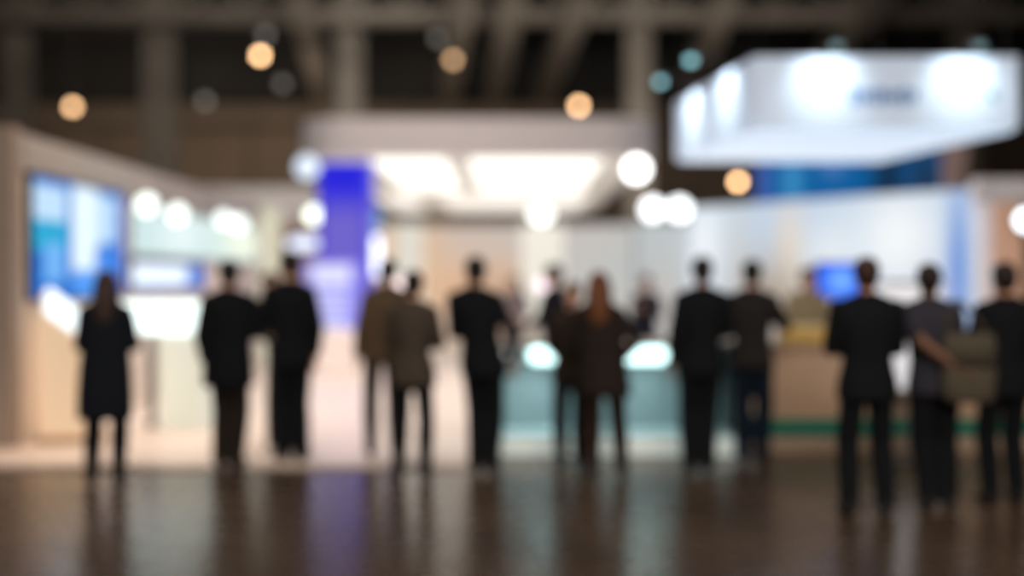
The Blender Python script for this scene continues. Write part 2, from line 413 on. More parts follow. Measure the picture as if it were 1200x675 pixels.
# ================================================================== glass showcases
TEALP = pbr('teal back panel', (150, 164, 166), .5, .05)
def showcase(x0, x1, D, label, lamps):
    w = x1-x0
    t = thing('glass_showcase', label, 'showcase', ((x0+x1)/2, D, 0), 0, 'glass showcases')
    h = 1.05
    obj('plinth', bx(-w/2, w/2, 0, .55, 0, .17, .01), pbr('glowing white showcase plinth', (226, 232, 226), .5, .03, emit=(205, 220, 215), es=.4), t)  # pale glow put into the plinth in place of light on its front
    obj('back_panel', bx(-w/2+.02, w/2-.02, .5, .54, .17, h-.05), TEALP, t)
    obj('deck', bx(-w/2+.02, w/2-.02, .03, .5, .17, .19), pbr('pale deck', (206, 220, 220), .5), t)
    obj('top_panel', bx(-w/2, w/2, 0, .55, h-.04, h, .008), pbr('pale top', (190, 180, 172), .4), t)
    for sx in (-1, 1):
        for y in (.015, .53):
            obj('corner_post', bx(sx*(w/2-.015)-.012, sx*(w/2-.015)+.012, y-.012, y+.012, .17, h-.04), GREY, t)
    obj('glass_pane', bx(-w/2+.03, w/2-.03, .008, .014, .17, h-.04), glass_mat(), t)
    for sx in (-1, 1):
        obj('glass_pane', bx(sx*(w/2-.012)-.003, sx*(w/2-.012)+.003, .03, .5, .17, h-.04), glass_mat(), t)
    for lx, lw, pw in lamps:
        lx = lx-(x0+x1)/2
        bm = bmesh.new(); box(bm, (lx, .1, h-.13), (lw, .1, .15), .03)
        obj('lamp', bm, glow('showcase lamp %.1f' % pw, (226, 255, 252) if pw > 2 else (240, 220, 212), pw), t)
        area('showcase_lamp_light', ((x0+x1)/2+lx, D+.1, h-.22), lw, .8*pw, (222, 242, 245), ((x0+x1)/2+lx, D+.3, 0), .1, 150)
D = 10.48
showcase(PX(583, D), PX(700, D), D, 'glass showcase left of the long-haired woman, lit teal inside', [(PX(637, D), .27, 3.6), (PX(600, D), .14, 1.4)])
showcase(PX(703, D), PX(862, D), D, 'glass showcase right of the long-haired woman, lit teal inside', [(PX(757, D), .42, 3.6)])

# ================================================================== reception counter, right
D = 10.7
t = thing('reception_counter', 'long tan counter with a green band on the right', 'counter', (PX(893, D), D, 0))
wd = 3.6
obj('base', bx(0, wd, -.02, .6, 0, .16), pbr('beige base', (188, 164, 142), .6, .05), t)
obj('green_band', bx(0, wd, -.035, .6, .16, .31), pbr('green band', (6, 110, 92), .5, .05, emit=(0, 105, 85), es=.12), t)
for k in range(4):
    obj('front_panel', bx(k*wd/4+.005, (k+1)*wd/4-.03, -.01, .55, .31, .98, .004), pbr('tan front', (190, 160, 134), .6, .06), t)
obj('worktop', bx(-.04, wd+.04, -.07, .64, .98, 1.02, .006), pbr('tan worktop', (170, 148, 126), .4, .05), t)
t = thing('leaflet_box', 'yellow leaflet box on the tan counter', 'box', (PX(947, D), D+.2, 1.02))
bm = bx(-.21, .21, -.12, .12, 0, .14, .01); obj('tray', bm, pbr('yellow card', (196, 162, 86), .6, .08), t)
obj('leaflets', bx(-.18, .18, -.1, .1, .14, .16), pbr('cream paper', (240, 226, 170), .6), t)
t = thing('poster_stand', 'white poster board on a stand before the counter behind the two right visitors', 'poster stand', (PX(1066, 10.2), 10.2, 0))
bm = bmesh.new(); cone(bm, (0, .02, .0), (0, .02, 1.56), .014, .014, 10); obj('pole', bm, GREY, t)
obj('foot', bx(-.16, .16, -.12, .12, 0, .02, .005), GREY, t)
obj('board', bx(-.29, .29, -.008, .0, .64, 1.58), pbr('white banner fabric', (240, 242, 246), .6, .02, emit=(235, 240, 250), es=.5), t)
obj('top_rail', bx(-.3, .3, -.015, .015, 1.58, 1.61), GREY, t)
D = 13.
t = thing('monitor', 'bright blue monitor on a stand left of the tall man in the foreground', 'monitor', (PX(986, D), D, .03))
obj('base', bx(-.2, .2, -.15, .2, 0, .03), BLACK, t)
bm = bmesh.new(); cone(bm, (0, .06, .03), (0, .06, 1.5), .03, .03, 12); obj('pole', bm, BLACK, t)
obj('bezel', bx(-.3, .3, .005, .05, PZ(351, D)-.03, PZ(307, D)-.03), BLACK, t)
picture('display', (-.27, 0, PZ(349, D)-.03), (.54, 0, 0), (0, 0, PZ(309, D)-PZ(349, D)), 16, 12, patches((14, 80, 226), [(.5, .5, .3, .35, (120, 178, 255), .9)], True), screen_mat('screen 1.30', 1.3), t)

# ================================================================== right stand wall (bright, bluish)
a = Vector((PX(808, 22), 22, 0)); b = Vector((PX(1150, 17.2), 17.2, 0))
t = thing('exhibition_stand', 'bright bluish white stand wall behind the right counter', 'exhibition stand', (a.x, a.y, .03))
u = b-a; H_ = 2.98
picture('wall_panel', (0, 0, 0), u, (0, 0, H_), 90, 24,
        patches((198, 216, 236), [(.06, .75, .1, .4, (244, 250, 255), 1), (.2, .6, .06, .5, (210, 214, 214), .8), (.4, .65, .055, .35, (236, 220, 200), 1), (.28, .4, .1, .3, (206, 196, 186), .7),
                                  (.54, .65, .1, .22, (238, 244, 248), .9), (.76, .75, .14, .3, (250, 254, 255), 1), (.62, .3, .09, .2, (150, 196, 236), .8), (.935, .55, .03, .5, (88, 140, 220), 1),
                                  (.85, .3, .07, .25, (206, 190, 206), .7), (.3, .12, .4, .2, (170, 150, 132), .8), (.33, .42, .13, .22, (172, 156, 138), .9)], True), screen_mat('screen 0.95', .95), t)  # bright glow spots painted in among the wall's own colours
n = Vector((u.y, -u.x, 0)).normalized()
bm = prism([Vector((0, 0, 0))-n*.02, u-n*.02, u-n*.2, -n*.2], 0, H_+.02)
obj('frame', bm, GREY, t)
# far right tan pillar and beam
D = 14.
t = thing('exhibition_stand', 'tan pillar and grey beam stand at the right edge', 'exhibition stand', (PX(1180, D), D, .03))
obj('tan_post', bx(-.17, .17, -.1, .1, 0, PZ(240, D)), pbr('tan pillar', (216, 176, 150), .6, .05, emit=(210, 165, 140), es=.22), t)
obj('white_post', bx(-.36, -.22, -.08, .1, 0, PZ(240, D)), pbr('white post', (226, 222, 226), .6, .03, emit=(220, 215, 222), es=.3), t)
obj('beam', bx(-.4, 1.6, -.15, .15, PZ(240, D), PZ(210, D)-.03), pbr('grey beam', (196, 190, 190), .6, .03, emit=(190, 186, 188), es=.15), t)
spotlight('white lamp by the tan pillar at the right edge', P(1203, 258, 13.7), CAM, .12, (232, 246, 255), 4, mount=(0, .06, .02), length=.12)

# blue banner hanging behind the white box sign
D = 23.2
zb_, zt_ = PZ(246, D), PZ(178, D)
t = thing('hanging_banner', 'wide blue banner hanging behind the white box sign', 'banner', (PX(886, D), D, zb_))
wb = PX(1092, D)-PX(886, D)
picture('fabric', (0, 0, 0), (wb, -.5, 0), (0, 0, zt_-zb_), 60, 12,
        patches((0, 100, 168), [(.02, .5, .06, .6, (70, 96, 180), .9), (.2, .5, .05, .7, (70, 160, 215), .85), (.42, .8, .06, .2, (110, 150, 215), .7), (.72, .5, .1, .8, (12, 34, 54), .95), (.92, .5, .1, .8, (26, 48, 72), .95)], True), screen_mat('screen 0.85', .85), t)
obj('backing', prism([(0, .02), (wb, -.48), (wb, -.44), (0, .06)], 0, zt_-zb_), GREY, t)
for x in (.1, wb-.1):
    bm = bmesh.new(); cone(bm, (x, .03-.5*x/wb, zt_-zb_), (x, .03-.5*x/wb, 14-zb_), .01, .01, 6); obj('cable', bm, BLACK, t)
D = 24.
t = thing('fabric_banner', 'narrow pinkish hanging banner below the right end of the white box sign', 'banner', P(1118, 226, D))
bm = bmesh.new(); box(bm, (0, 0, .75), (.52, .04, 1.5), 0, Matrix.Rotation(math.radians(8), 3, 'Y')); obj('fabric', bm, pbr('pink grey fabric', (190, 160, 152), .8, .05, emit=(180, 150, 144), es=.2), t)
for q in (-.05, .45):
    bm = bmesh.new(); cone(bm, (q, 0, 1.44), (q, 0, 14-P(1118, 226, D).z), .012, .012, 6); obj('cable', bm, BLACK, t)

# ================================================================== hanging white box sign
Dn = 12.; s = Dn/F
ztop, zbot = PZ(66, Dn), PZ(150, Dn)
Df = F*(zbot-EYE)/(HY-187)
NL, NR = Vector((PX(884, Dn), Dn, 0)), Vector((PX(1194, Dn), Dn, 0))
FL, FR = Vector((PX(792, Df), Df, 0)), Vector((PX(1032, Df), Df, 0))
t = thing('hanging_sign', 'big white box sign hanging at the upper right, washed by lamps', 'sign', (NL.x, NL.y, zbot))
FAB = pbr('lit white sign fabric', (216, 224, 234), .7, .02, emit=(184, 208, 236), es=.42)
bm = prism([NL, NR, FR, FL], zbot, ztop)
obj('fabric_box', local(bm, t), FAB, t)
bm = prism([NL*.985+FR*.015, NR*.985+FL*.015, FR*.985+NL*.015, FL*.985+NR*.015], zbot-.03, zbot-.002)
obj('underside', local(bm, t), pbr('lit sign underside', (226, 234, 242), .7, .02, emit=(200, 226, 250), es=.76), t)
bm = bmesh.new()      # blurred, unreadable lettering: strokes only
z = PZ(113, Dn)
for k, xp in enumerate(range(1000, 1080, 10)):
    X = PX(xp, Dn); hgt = .14 if k % 3 else .18
    if k in (3, 5): bmesh.ops.create_cone(bm, cap_ends=False, segments=16, radius1=.045, radius2=.045, depth=.02, matrix=Matrix.Translation((X, Dn-.012, z)) @ Matrix.Rotation(math.pi/2, 4, 'X'))
    bx(X-.024, X+.024, Dn-.015, Dn-.003, z-hgt/2, z+hgt/2, bm=bm)
    if k % 2: bx(X-.016, X+.04, Dn-.015, Dn-.003, z-.012, z+.012, bm=bm)
obj('lettering', local(bm, t), pbr('blue lettering', (16, 124, 196), .6), t)
bm = bmesh.new(); box(bm, (PX(1163, Dn), Dn-.01, PZ(113, Dn)), (.07, .015, .09), .005); obj('green_mark', local(bm, t), pbr('green mark', (60, 150, 120), .6), t)
for p in (NL, NR, FL, FR):
    q = p*.94+(NL+NR+FL+FR)/4*.06
    bm = bmesh.new(); cone(bm, (q.x, q.y, ztop), (q.x, q.y, 14), .01, .01, 6); obj('cable', local(bm, t), BLACK, t)
g = 'arm lamps along the top of the white box sign'
nl = Vector((-(FL-NL).y, (FL-NL).x, 0)).normalized()
def armlamp(base, out, label, power, es=3.0, rise=.16):
    base = Vector((base.x, base.y, ztop)); out = Vector(out)
    tip = base+out*.42+Vector((0, 0, rise))
    t = thing('arm_lamp', label, 'lamp', base, 0, g)
    bm = bmesh.new(); limb(bm, [Vector((0, 0, .012)), out*.2+Vector((0, 0, rise+.04)), tip-base], [.012, .012, .012]); obj('arm', bm, BLACK, t)
    bm = bmesh.new(); ball(bm, tip-base+Vector((0, 0, -.03)), (.055, .055, .045), sub=3); obj('lens', bm, glow('arm lamp lens %.1f' % es, (126, 190, 200), es), t, True)
    bm = bmesh.new(); cone(bm, tip-base+Vector((0, 0, .0)), tip-base+Vector((0, 0, .05)), .075, .05, 16); obj('shade', bm, BLACK, t)
    spot('arm_lamp_beam', tip-Vector((0, 0, .09)), base-Vector((0, 0, .25))-out*.02, power, (225, 245, 255), 110, .04)
for f_, lb in ((.27, 'arm lamp over the front of the white box sign, left of its lettering'), (.79, 'arm lamp over the front of the white box sign, right of its lettering')):
    armlamp(NL.lerp(NR, f_), (0, -1, 0), lb, 25, .45, .05)
for f_, lb in ((.3, 'teal-glinting arm lamp on the left side of the white box sign, nearer one'), (.74, 'teal-glinting arm lamp on the left side of the white box sign, farther one')):
    armlamp(NL.lerp(FL, f_), nl if nl.x < 0 else -nl, lb, 34, 2.6)

# ================================================================== hall lamps hanging from the roof
def pendant(x, y, D, r, rgb, s, label, group):
    p = P(x, y, D)
    t = thing('pendant_lamp', label, 'lamp', p, 0, group)
    bm = bmesh.new(); ball(bm, (0, 0, 0), r, sub=3); obj('bulb', bm, glow('pendant %s %.1f' % (rgb, s), rgb, s), t, True)
    bm = bmesh.new(); cone(bm, (0, 0, r*.75), (0, 0, r*2.1), r*1.15, r*.4, 20); obj('shade', bm, BLACK, t)
    bm = bmesh.new(); cone(bm, (0, 0, r*2.1), (0, 0, 14-p.z), .012, .012, 6); obj('cable', bm, BLACK, t)
g = 'warm pendant lamps of the hall'
WARM = (255, 200, 144)
for (x, y, D, s, lb) in ((305, 65, 34, 12, 'warm pendant lamp highest on the left, against the dark roof'), (678, 124, 41, 11, 'warm pendant lamp above the right half of the canopy'),
                         (85, 125, 34, 7.5, 'warm pendant lamp at the far left above the stand wall'), (531, 70, 34, 3.2, 'dim tan pendant lamp beside a roof beam left of centre'),
                         (865, 213, 30, 12, 'warm pendant lamp below the left end of the white box sign'), (1073, 230, 30, 12, 'warm pendant lamp below the right end of the white box sign')):
    pendant(x, y, D, 4.6*D/F, WARM, s, lb, g)
g = 'dim grey lamps of the hall'
for (x, y, D, s, lb) in ((311, 41, 36, 0.55, 'dim grey pendant lamp just above the highest warm lamp'), (513, 45, 36, 0.50, 'dim grey pendant lamp above the tan one left of centre'),
                         (331, 98, 36, 0.35, 'faint grey pendant lamp below the highest warm lamp'), (240, 118, 40, 0.50, 'faint brown pendant lamp between the two left columns')):
    pendant(x, y, D, 5*D/F, (190, 184, 172), s, lb, g)

# ================================================================== people
PENDING = []
def skin_obj(name, bm, mat, parent, voxel, smooth=6):
    o = obj(name, bm, mat, parent)
    r = o.modifiers.new('union', 'REMESH'); r.mode = 'VOXEL'; r.voxel_size = voxel; r.use_smooth_shade = True
    if smooth:
        s = o.modifiers.new('soft', 'SMOOTH'); s.factor = .5; s.iterations = smooth
    PENDING.append(o)
    return o
def bend(a, b, l1, l2, pole):        # two-bone joint between a and b
    a, b, pole = Vector(a), Vector(b), Vector(pole)
    d = b-a; L = min(d.length, (l1+l2)*.998)
    dn = d.normalized(); b = a+dn*L
    x = (l1*l1-l2*l2+L*L)/(2*L); h = math.sqrt(max(0, l1*l1-x*x))
    p = pole-dn*pole.dot(dn)
    p = p.normalized() if p.length > 1e-5 else Vector((0, 1, 0))
    return a+dn*x+p*h, b
CLOTH = {}
def cloth(name, rgb): return pbr('cloth '+name, rgb, .9, .18, 40, 0, .2, .25)
SKINM = {'fair': pbr('skin fair', (222, 172, 146), .5, .05, 20), 'mid': pbr('skin mid', (190, 138, 110), .5, .05, 20), 'tan': pbr('skin tan', (126, 92, 74), .5, .05, 20)}
def hair_mat(rgb): return pbr('hair %s' % (rgb,), rgb, .55, .3, 30, 0, .4, .3)
ARMS = {   # wrist targets and elbow poles for a 1.78 m figure, (x sideways, y forward, z)
    'down': ((.225, .04, .90), (.35, -1, 0)), 'front': ((.06, .27, 1.12), (.7, -.5, -.6)), 'phone': ((.09, .30, 1.30), (.8, 0, -1)),
    'pocket': ((.2, .09, .95), (1, -.7, 0)), 'back': ((.04, -.17, .98), (1, .0, .2)), 'hip': ((.15, .12, 1.02), (1, -.7, 0)), 'cross': ((-.1, .21, 1.2), (1, .2, -.6)), 'fold': ((-.05, .2, 1.1), (1, 0, -.3)), 'wide': ((.25, .02, .92), (.8, -.6, 0)), 'reach': ((.12, .38, 1.15), (.6, 0, -1))}
def person(label, x, D, H, yaw, top, topcol, bottomcol, hair, hairstyle='short', skin='mid', armL='down', armR='down', hem=.84, legs='trousers', feet=((-.11, 0), (.11, 0)),
           lean=(0, 0), headturn=0., fem=False, shoecol=(22, 20, 20), voxel=.0085, z0=0., nod=0., sleeve='long', group=None, width=1., X=None):
    S = H/1.78
    yw = math.radians(yaw)
    fx = 1.0
    hipw, shw = (.09, .168*width) if not fem else (.088, .15*width)
    hip = Vector((0, 0, .94*S)); hip.x = (feet[0][0]+feet[1][0])/2*.5; hip.y = (feet[0][1]+feet[1][1])/2*.5
    sh = Vector((lean[0], lean[1], 1.455*S))
    neck0 = Vector((lean[0], lean[1]-.01, 1.49*S)); head = Vector((lean[0]*1.15, lean[1]*1.2+.03, H-.125*S))
    def ax(z): # torso axis
        k = (z*S-hip.z)/(sh.z-hip.z); return Vector((hip.x+(sh.x-hip.x)*k, hip.y+(sh.y-hip.y)*k, z*S))
    SK = SKINM[skin]
    bm = bmesh.new()
    cw = 1. if not fem else .9
    rings = [(.86, .105, .085), (.93, .155, .11), (1.0, .155, .108), (1.09, .135 if not fem else .115, .1), (1.2, .148*cw, .112), (1.32, .165*cw, .118), (1.41, .16*cw, .105), (1.47, .12, .078), (1.5, .065, .06)]
    loft(bm, [(ax(z), a*S, b*S) for z, a, b in rings])
    limb(bm, [neck0-Vector((0, 0, .05*S)), head-Vector((0, .015, .07*S))], [.062*S*cw, .055*S*cw])
    # head
    R = Matrix.Rotation(math.radians(headturn), 3, 'Z') @ Matrix.Rotation(math.radians(-nod), 3, 'X')
    hp = lambda a, b, c: head+R @ Vector((a*S, b*S, c*S))
    ball(bm, hp(0, -.008, .03), (.075*S, .096*S, .094*S), R, 3)
    ball(bm, hp(0, .02, -.035), (.058*S, .07*S, .083*S), R, 3)
    ball(bm, hp(0, .06, -.098), (.026*S, .024*S, .022*S), R)
    ball(bm, hp(0, .076, .022), (.05*S, .02*S, .015*S), R)
    limb(bm, [hp(0, .088, .012), hp(0, .108, -.028)], [.009*S, .0145*S])
    ball(bm, hp(0, .086, -.062), (.024*S, .012*S, .012*S), R)
    for s in (-1, 1):
        ball(bm, hp(s*.074, -.008, -.005), (.012*S, .02*S, .032*S), R)
        ball(bm, hp(s*.036, .066, -.02), (.02*S, .02*S, .022*S), R)
    # legs
    hj, kn, an = [], [], []
    for i, s in enumerate((-1, 1)):
        f = Vector((feet[i][0], feet[i][1], .085*S)); h0 = Vector((hip.x+s*hipw*S, hip.y, .92*S))
        k0, f2 = bend(h0, f, .43*S, .42*S, (s*.08, 1, 0)); f2 = f
        hj.append(h0); kn.append(k0); an.append(f2)
        limb(bm, [h0, h0.lerp(k0, .5), k0, k0.lerp(f2, .3)+Vector((0, -.012, 0)), f2], [.086*S, .074*S, .054*S, .054*S, .036*S])
        limb(bm, [f2+Vector((0, -.03, -.045*S)), f2+Vector((s*.02, .12*S, -.055*S))], [.033*S, .028*S])
    # arms and hands
    el, wr = [], []
    for i, (s, pose) in enumerate(((-1, armL), (1, armR))):
        tgt, pole = ARMS[pose] if isinstance(pose, str) else pose
        a = sh+Vector((s*shw*S, -.005, -.02*S))
        k = tgt[2]
        w_ = Vector((s*tgt[0]*S+ax(k).x, tgt[1]*S+ax(k).y, k*S))
        e, w_ = bend(a, w_, .295*S, .265*S, (s*pole[0], pole[1], pole[2]))
        el.append(e); wr.append(w_)
        limb(bm, [a, e, e.lerp(w_, .35), w_], [.052*S*cw, .04*S*cw, .039*S*cw, .026*S*cw])
        d = (w_-e).normalized()
        inward = Vector((-s, .15, 0)); inward = (inward-d*inward.dot(d)).normalized()     # palm faces the body
        if abs(d.z) < .6: inward = Vector((0, -.2, -1)); inward = (inward-d*inward.dot(d)).normalized()
        side = d.cross(inward).normalized()
        if side.y < 0 and abs(d.z) >= .6: side = -side
        if abs(d.z) < .6 and side.x*s > 0: side = -side        # thumbs towards the middle
        pc = w_+d*.05*S
        rot = Matrix((side, d, inward)).transposed()
        ball(bm, pc, (.041*S, .055*S, .017*S), rot)
        for q, ln in enumerate((.074, .083, .077, .06)):
            b0 = w_+d*.088*S+side*(.027-.018*q)*S
            d2 = (d+inward*.45).normalized(); d3 = (d+inward*1.3).normalized()
            limb(bm, [b0-d*.02*S, b0+d*ln*.42*S, b0+d*ln*.42*S+d2*ln*.33*S, b0+d*ln*.42*S+d2*ln*.33*S+d3*ln*.28*S], [.0098*S, .0095*S, .009*S, .0082*S])
        tb = w_+d*.025*S+side*.03*S
        limb(bm, [tb, tb+(d*.6+side*.75+inward*.2).normalized()*.04*S, tb+(d*.6+side*.75+inward*.2).normalized()*.04*S+(d+inward*.35+side*.1).normalized()*.045*S], [.014*S, .0115*S, .0095*S])
    XX = PX(x, D) if X is None else X
    body = skin_obj('person', bm, SK, None, voxel, 3)
    body.location = (XX, D, z0); body.rotation_euler = (0, 0, yw)
    tag(body, label, 'person', group)
    # face details
    for s in (-1, 1):
        bm = bmesh.new(); ball(bm, hp(s*.031, .077, -.004), .0125*S, sub=2); eye = obj('eye', bm, pbr('eye white', (225, 220, 214), .2), body, True)
        bm = bmesh.new(); ball(bm, hp(s*.031, .0865, -.004), (.006*S, .004*S, .006*S), R); obj('iris', bm, pbr('iris', (50, 34, 24), .2), eye, True)
        bm = bmesh.new(); limb(bm, [hp(s*.015, .095, .022), hp(s*.033, .093, .028), hp(s*.05, .08, .022)], [.004*S, .005*S, .003*S]); obj('eyebrow', bm, hair_mat(hair), body, True)
    bm = bmesh.new(); ball(bm, hp(0, .0955, -.062), (.024*S, .0055*S, .008*S), R); obj('lips', bm, pbr('lips', (165, 90, 82), .5), body, True)
    # hair
    bm = bmesh.new(); hc = hp(0, -.024, .036)
    ball(bm, hc, (.09*S, .104*S, .104*S), R, 3)
    ball(bm, hp(0, .0, .075), (.074*S, .09*S, .062*S), R, 3)
    if hairstyle == 'short':
        ball(bm, hp(0, -.05, -.02), (.075*S, .058*S, .076*S), R)
    else:
        L_ = {'long': .3, 'bob': .12}[hairstyle]
        limb(bm, [hp(0, -.055, 0), hp(0, -.075, -.1), hp(0, -.085, -.1-L_*.5), hp(0, -.08, -.1-L_)], [.086*S, .094*S, .092*S, .06*S])
        for s in (-1, 1):
            limb(bm, [hp(s*.065, -.01, .03), hp(s*.078, -.03, -.08), hp(s*.08, -.055, -.1-L_*.8)], [.035*S, .036*S, .03*S])
    skin_obj('hair', bm, hair_mat(hair), body, .011, 3)
    # trousers or tights
    slim = legs == 'slim'
    bm = bmesh.new()
    loft(bm, [(ax(z), a*S, b*S) for z, a, b in ((.83, .12, .1), (.92, .172, .124), (1.0, .168, .12), (1.06, .152, .112))])
    for i in (0, 1):
        h0, k0, f0 = hj[i], kn[i], an[i]
        e0 = f0+Vector((0, 0, -.035*S))
        rr = [.1, .091, .074, .073, .064] if not slim else [.096, .086, .069, .07, .05]
        limb(bm, [h0, h0.lerp(k0, .5), k0, k0.lerp(f0, .35), e0], [v*S*(1.08 if q > 1 else .95) for q, v in enumerate(rr)], False)
    skin_obj('trousers' if legs != 'tights' else 'tights', bm, cloth(str(bottomcol), bottomcol), body, .013, 5)
    # shoes
    for i, s in enumerate((-1, 1)):
        f0 = an[i]; bm = bmesh.new()
        R2 = Matrix.Rotation(math.radians(-s*8), 3, 'Z')
        sp = lambda a, b, c: Vector((f0.x, f0.y, 0))+R2 @ Vector((a*S, b*S, c*S))
        limb(bm, [sp(0, -.045, .055), sp(0, .05, .05), sp(0, .15, .038)], [.042*S, .043*S, .032*S])
        ball(bm, sp(0, .06, .03), (.045*S, .13*S, .03*S), R2); ball(bm, sp(0, -.02, .095), (.042*S, .045*S, .045*S), R2)
        if fem: limb(bm, [sp(0, -.015, .1), Vector((f0.x, f0.y-.005, .26*S))], [.045*S, .05*S])
        for v in bm.verts: v.co.z = max(v.co.z, .004)
        skin_obj('shoe' if not fem else 'boot', bm, pbr('leather %s' % (shoecol,), shoecol, .4), body, .011, 3)
    # jacket / coat / shirt
    bm = bmesh.new(); g_ = .022
    rr = [(hem, .197, .145), (max(hem+.01, .93), .19, .143), (1.0, .172, .13), (1.09, .158 if not fem else .14, .124), (1.2, .168*cw, .134), (1.32, .186*cw, .139), (1.41, .178*cw, .124), (1.475, .125, .088), (1.515, .074, .07)]
    if hem < .8: rr = [(hem, .215, .16), ((hem+.93)/2, .215, .16), (.93, .205, .15), (1.0, .2, .145), (1.09, .19, .138), (1.2, .19, .14)]+rr[5:]
    loft(bm, [(ax(z), a*S*(.5+.5*width), b*S) for z, a, b in rr])
    for i, s in enumerate((-1, 1)):
        a = sh+Vector((s*shw*S, -.005, -.02*S)); e, w_ = el[i], wr[i]
        ball(bm, a+Vector((-s*.014, 0, -.014)), (.07*S, .072*S, .062*S))
        limb(bm, [sh+Vector((s*.07*S, -.01, .012*S)), a+Vector((0, 0, -.006*S))], [.055*S, .056*S])
        limb(bm, [neck0+Vector((s*.04*S, -.012, .02*S)), sh+Vector((s*.12*S, -.01, .008*S))], [.042*S, .056*S])
        if sleeve == 'long': limb(bm, [a, a.lerp(e, .5), e, e.lerp(w_, .5), w_-(w_-e).normalized()*.005], [.068*S*cw, .062*S*cw, .056*S*cw, .051*S*cw, .044*S*cw], False)
        else: limb(bm, [a, a.lerp(e, .5), a.lerp(e, .82)], [.07*S, .063*S, .06*S], False)
    jk = skin_obj(top, bm, cloth(str(topcol), topcol), body, .013, 5)
    # collar
    bm = bmesh.new()
    for k in range(14):
        a0, a1 = 2*math.pi*k/14, 2*math.pi*(k+1)/14
        cc = ax(1.525)
        limb(bm, [cc+Vector((math.cos(a0)*.07*S, math.sin(a0)*.066*S, -.004+.012*S*-math.sin(a0))), cc+Vector((math.cos(a1)*.07*S, math.sin(a1)*.066*S, -.004+.012*S*-math.sin(a1)))], [.013*S, .013*S])
    skin_obj('collar', bm, cloth(str(topcol), topcol), jk, .009, 2)
    return body

BK, NV = (18, 21, 25), (22, 27, 36)
DKB = (42, 36, 32)
person('woman in knee-length black coat alone by the left stand screen', 124, 8.95, 1.69, 8, 'coat', NV, BK, (58, 40, 32), 'long', 'fair', 'front', 'front', hem=.55, legs='slim', fem=True, feet=((-.11, 0), (.09, .03)), width=1.1)
person('man in black thigh-length coat, left one of the pair by the aisle', 268, 9.75, 1.79, -8, 'coat', BK, DKB, (30, 24, 20), 'short', 'mid', 'down', 'front', hem=.7, feet=((-.085, .02), (.07, -.02)), z0=.0, width=1.1)
person('tall man in black suit turned left, right one of the pair by the aisle', 340, 10.05, 1.87, 28, 'jacket', BK, BK, (34, 26, 20), 'short', 'fair', 'front', 'down', hem=.8, feet=((-.04, .07), (.1, -.03)), headturn=25, lean=(.0, .02))
person('visitor facing the camera between the two black-coated men', 319, 10.9, 1.66, 186, 'jacket', (58, 52, 50), (30, 30, 34), (50, 36, 28), 'short', 'fair', 'front', 'front', voxel=.01, z0=.03, X=PX(334, 10.9), lean=(.12, 0))
person('visitor in tan jacket half hidden behind the grey-jacketed woman', 449, 10.3, 1.78, 10, 'jacket', (92, 76, 60), (52, 46, 42), (40, 28, 20), 'short', 'mid', 'down', 'front', z0=.03, legs='slim', lean=(.04, .02))
person('woman in grey-brown jacket and black trousers right of the white aisle', 484, 9.25, 1.69, -6, 'jacket', (74, 66, 58), BK, (34, 25, 20), 'short', 'fair', 'front', 'front', hem=.8, legs='slim', fem=True, feet=((-.12, 0), (.1, 0)), width=1.12)
person('man in black suit left of the showcases, head turned left', 565, 9.5, 1.81, -14, 'jacket', BK, BK, (30, 22, 18), 'short', 'mid', 'front', 'wide', hem=.8, feet=((-.06, .04), (.08, -.02)), lean=(-.07, .02), headturn=35, width=1.05)
person('man in dark navy jacket standing behind the left showcase', 650, 12.6, 1.76, 60, 'jacket', (26, 28, 38), BK, (28, 22, 18), 'short', 'fair', 'front', 'front', voxel=.012, z0=.03)
person('small far figure in dark clothes seen past the long-haired woman', 757, 15.5, 1.66, 150, 'jacket', (26, 28, 40), BK, (30, 22, 20), 'short', 'fair', 'phone', 'down', voxel=.013, z0=.03)
person('far visitor in a pale grey jacket behind the showcases', 604, 17.5, 1.66, 170, 'jacket', (120, 112, 116), (60, 58, 64), (70, 50, 40), 'bob', 'fair', 'front', 'down', voxel=.013, z0=.03, fem=True)
person('woman with long auburn hair and dark brown coat before the showcases', 702, 9.1, 1.68, -4, 'coat', DKB, (44, 30, 22), (108, 64, 34), 'long', 'fair', 'front', 'hip', hem=.72, legs='slim', fem=True, feet=((-.05, 0), (.19, .12)), shoecol=(44, 28, 20), width=1.1)
person('shorter visitor facing the camera beside the auburn-haired woman', 671, 9.75, 1.6, 172, 'jacket', (46, 38, 30), (30, 30, 32), (60, 44, 32), 'short', 'fair', 'back', 'back', legs='slim', feet=((-.06, 0), (.1, 0)))
person('man in black suit, hands in front, right of the showcase lamp', 823, 9.5, 1.81, -4, 'jacket', BK, BK, (34, 24, 18), 'short', 'mid', 'down', 'front', hem=.8, feet=((-.1, .0), (.04, .02)))
person('man in charcoal jacket and navy jeans at the showcase end', 881, 10.02, 1.79, -22, 'jacket', (40, 38, 38), (20, 32, 48), (30, 24, 20), 'short', 'fair', 'front', 'phone', hem=.84, feet=((-.08, .0), (.08, .03)))
person('staff member in khaki shirt facing out from behind the tan counter', 946, 12.1, 1.72, 178, 'shirt', (150, 138, 112), (50, 50, 54), (60, 42, 34), 'short', 'fair', 'front', 'front', voxel=.012, z0=.03)
person('broad man in black suit, elbows out, in the right foreground', 1016, 7.8, 1.77, -2, 'jacket', BK, BK, (60, 38, 26), 'short', 'mid', 'front', 'front', hem=.8, feet=((-.12, 0), (.13, 0)), width=1.16)
w13 = person('visitor in dark grey shirt with bare forearm and olive shoulder bag', 1089, 8.0, 1.73, -8, 'shirt', (52, 52, 62), BK, (40, 28, 20), 'short', 'tan', ((-.1, -.23, 1.06), (1, -.5, .2)), 'front', hem=.84, feet=((.0, 0.02), (.14, .04)), sleeve='short')
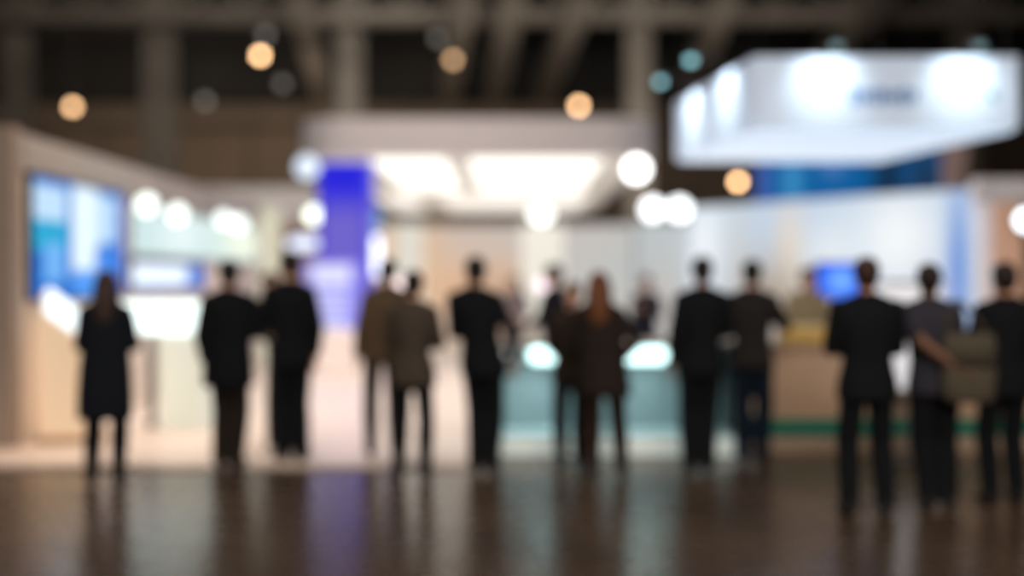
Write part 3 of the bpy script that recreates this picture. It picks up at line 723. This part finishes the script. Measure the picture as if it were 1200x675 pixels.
person('man in black suit at the right edge of the picture', 1178, 8.15, 1.74, 4, 'jacket', BK, BK, (36, 26, 22), 'short', 'mid', 'front', 'down', hem=.8, feet=((-.1, 0), (.1, .02)), width=1.05)
# shoulder bag at the visitor's back
o = w13.location
t = thing('shoulder_bag', 'olive brown shoulder bag hanging at the back of the visitor in grey', 'bag', (o.x+.2, o.y-.2, .78), math.radians(-8))
bm = bmesh.new(); loft(bm, [(Vector((0, 0, z)), a, b) for z, a, b in ((0, .13, .04), (.03, .17, .06), (.22, .18, .065), (.42, .17, .05), (.46, .16, .03))], 32)
obj('pouch', bm, pbr('olive canvas', (88, 81, 68), .85, .15, 30, bump=.2), t, True)
bm = bmesh.new(); loft(bm, [(Vector((0, -.012, z)), a, b) for z, a, b in ((.25, .178, .068), (.4, .176, .06), (.475, .16, .037))], 32)
obj('flap', bm, pbr('olive canvas flap', (80, 74, 62), .85, .15, 30, bump=.2), t, True)
bm = bmesh.new(); limb(bm, [Vector((-.14, .0, .43)), Vector((-.12, .05, .58)), Vector((-.06, .17, .69)), Vector((-.0, .2, .68)), Vector((.07, .1, .58)), Vector((.14, .0, .43))], [.014]*6)
obj('strap', bm, pbr('strap', (70, 60, 46), .8), t, True)

# apply the body modifiers so every part is plain mesh
bpy.context.view_layer.update()
dg = bpy.context.evaluated_depsgraph_get()
new = [(o, bpy.data.meshes.new_from_object(o.evaluated_get(dg))) for o in PENDING]
for o, me in new:
    old = o.data; o.modifiers.clear(); o.data = me; me.name = o.name
    me.polygons.foreach_set('use_smooth', [True]*len(me.polygons))

# ================================================================== light
w = bpy.data.worlds.new('hall'); bpy.context.scene.world = w; w.use_nodes = True
w.node_tree.nodes['Background'].inputs['Color'].default_value = (.5, .45, .4, 1); w.node_tree.nodes['Background'].inputs['Strength'].default_value = .05
area('stand_fill', (-2.6, 13.5, 6.4), 3.5, 150, (255, 242, 230), spread=110)  # unseen area lights added above the stands to brighten the pale floor
area('stand_fill', (-1.5, 20, 8.2), 4, 235, (255, 241, 232), spread=110)
area('stand_fill', (0, 29, 10.5), 5, 350, (255, 236, 222), spread=110)
area('stand_fill', (4.2, 14, 6.4), 3, 150, (255, 240, 228), spread=110)
area('kiosk_fill', (-4.0, 11.2, 6.0), 1, 22, (255, 214, 170), spread=70)  # warm area light added over the kiosk, without a fixture
area('hall_fill', (0, 1, 11), 8, 380, (255, 240, 226), spread=150)  # overhead fill added for the foreground floor and people's backs
area('hall_fill', (1.5, -7, 8.5), 8, 640, (255, 240, 226), (1.5, 11, .6), 5, 120)  # front fill added behind the camera for surfaces facing it
area('roof_fill', (0, 40, 6.5), 20, 620, (255, 246, 236), (0, 48, 14), 8)  # upward fill added for the roof steel, unseen from below
area('column_fill', (0, 16, 12.5), 16, 1300, (255, 246, 236), (-4, 44, 9), 2, 90)  # fill added to bring out the front of the columns
area('wall_fill', (-14, 46, 5), 14, 1300, (255, 236, 218), (-14, 61, 8), 6)  # unseen fill added to lighten the back wall cladding

# ================================================================== camera
cd = bpy.data.cameras.new('camera'); cam = bpy.data.objects.new('camera', cd); C.objects.link(cam)
cam.location = (0, 0, EYE); cam.rotation_euler = (math.pi/2, 0, 0)
cd.sensor_width = 36; cd.lens = F*36/1200; cd.shift_y = -(675/2-HY)/1200
cd.clip_end = 200
cd.dof.use_dof = True; cd.dof.focus_distance = 3.5; cd.dof.aperture_fstop = cd.lens/1000/(33.5/F*3.5); cd.dof.aperture_blades = 0
bpy.context.scene.camera = cam
sc = bpy.context.scene
sc.view_settings.view_transform = 'Standard'; sc.view_settings.look = 'None'
sc.cycles.use_denoising = True
sc.cycles.max_bounces = 6; sc.cycles.transparent_max_bounces = 12
sc.cycles.sample_clamp_indirect = 4
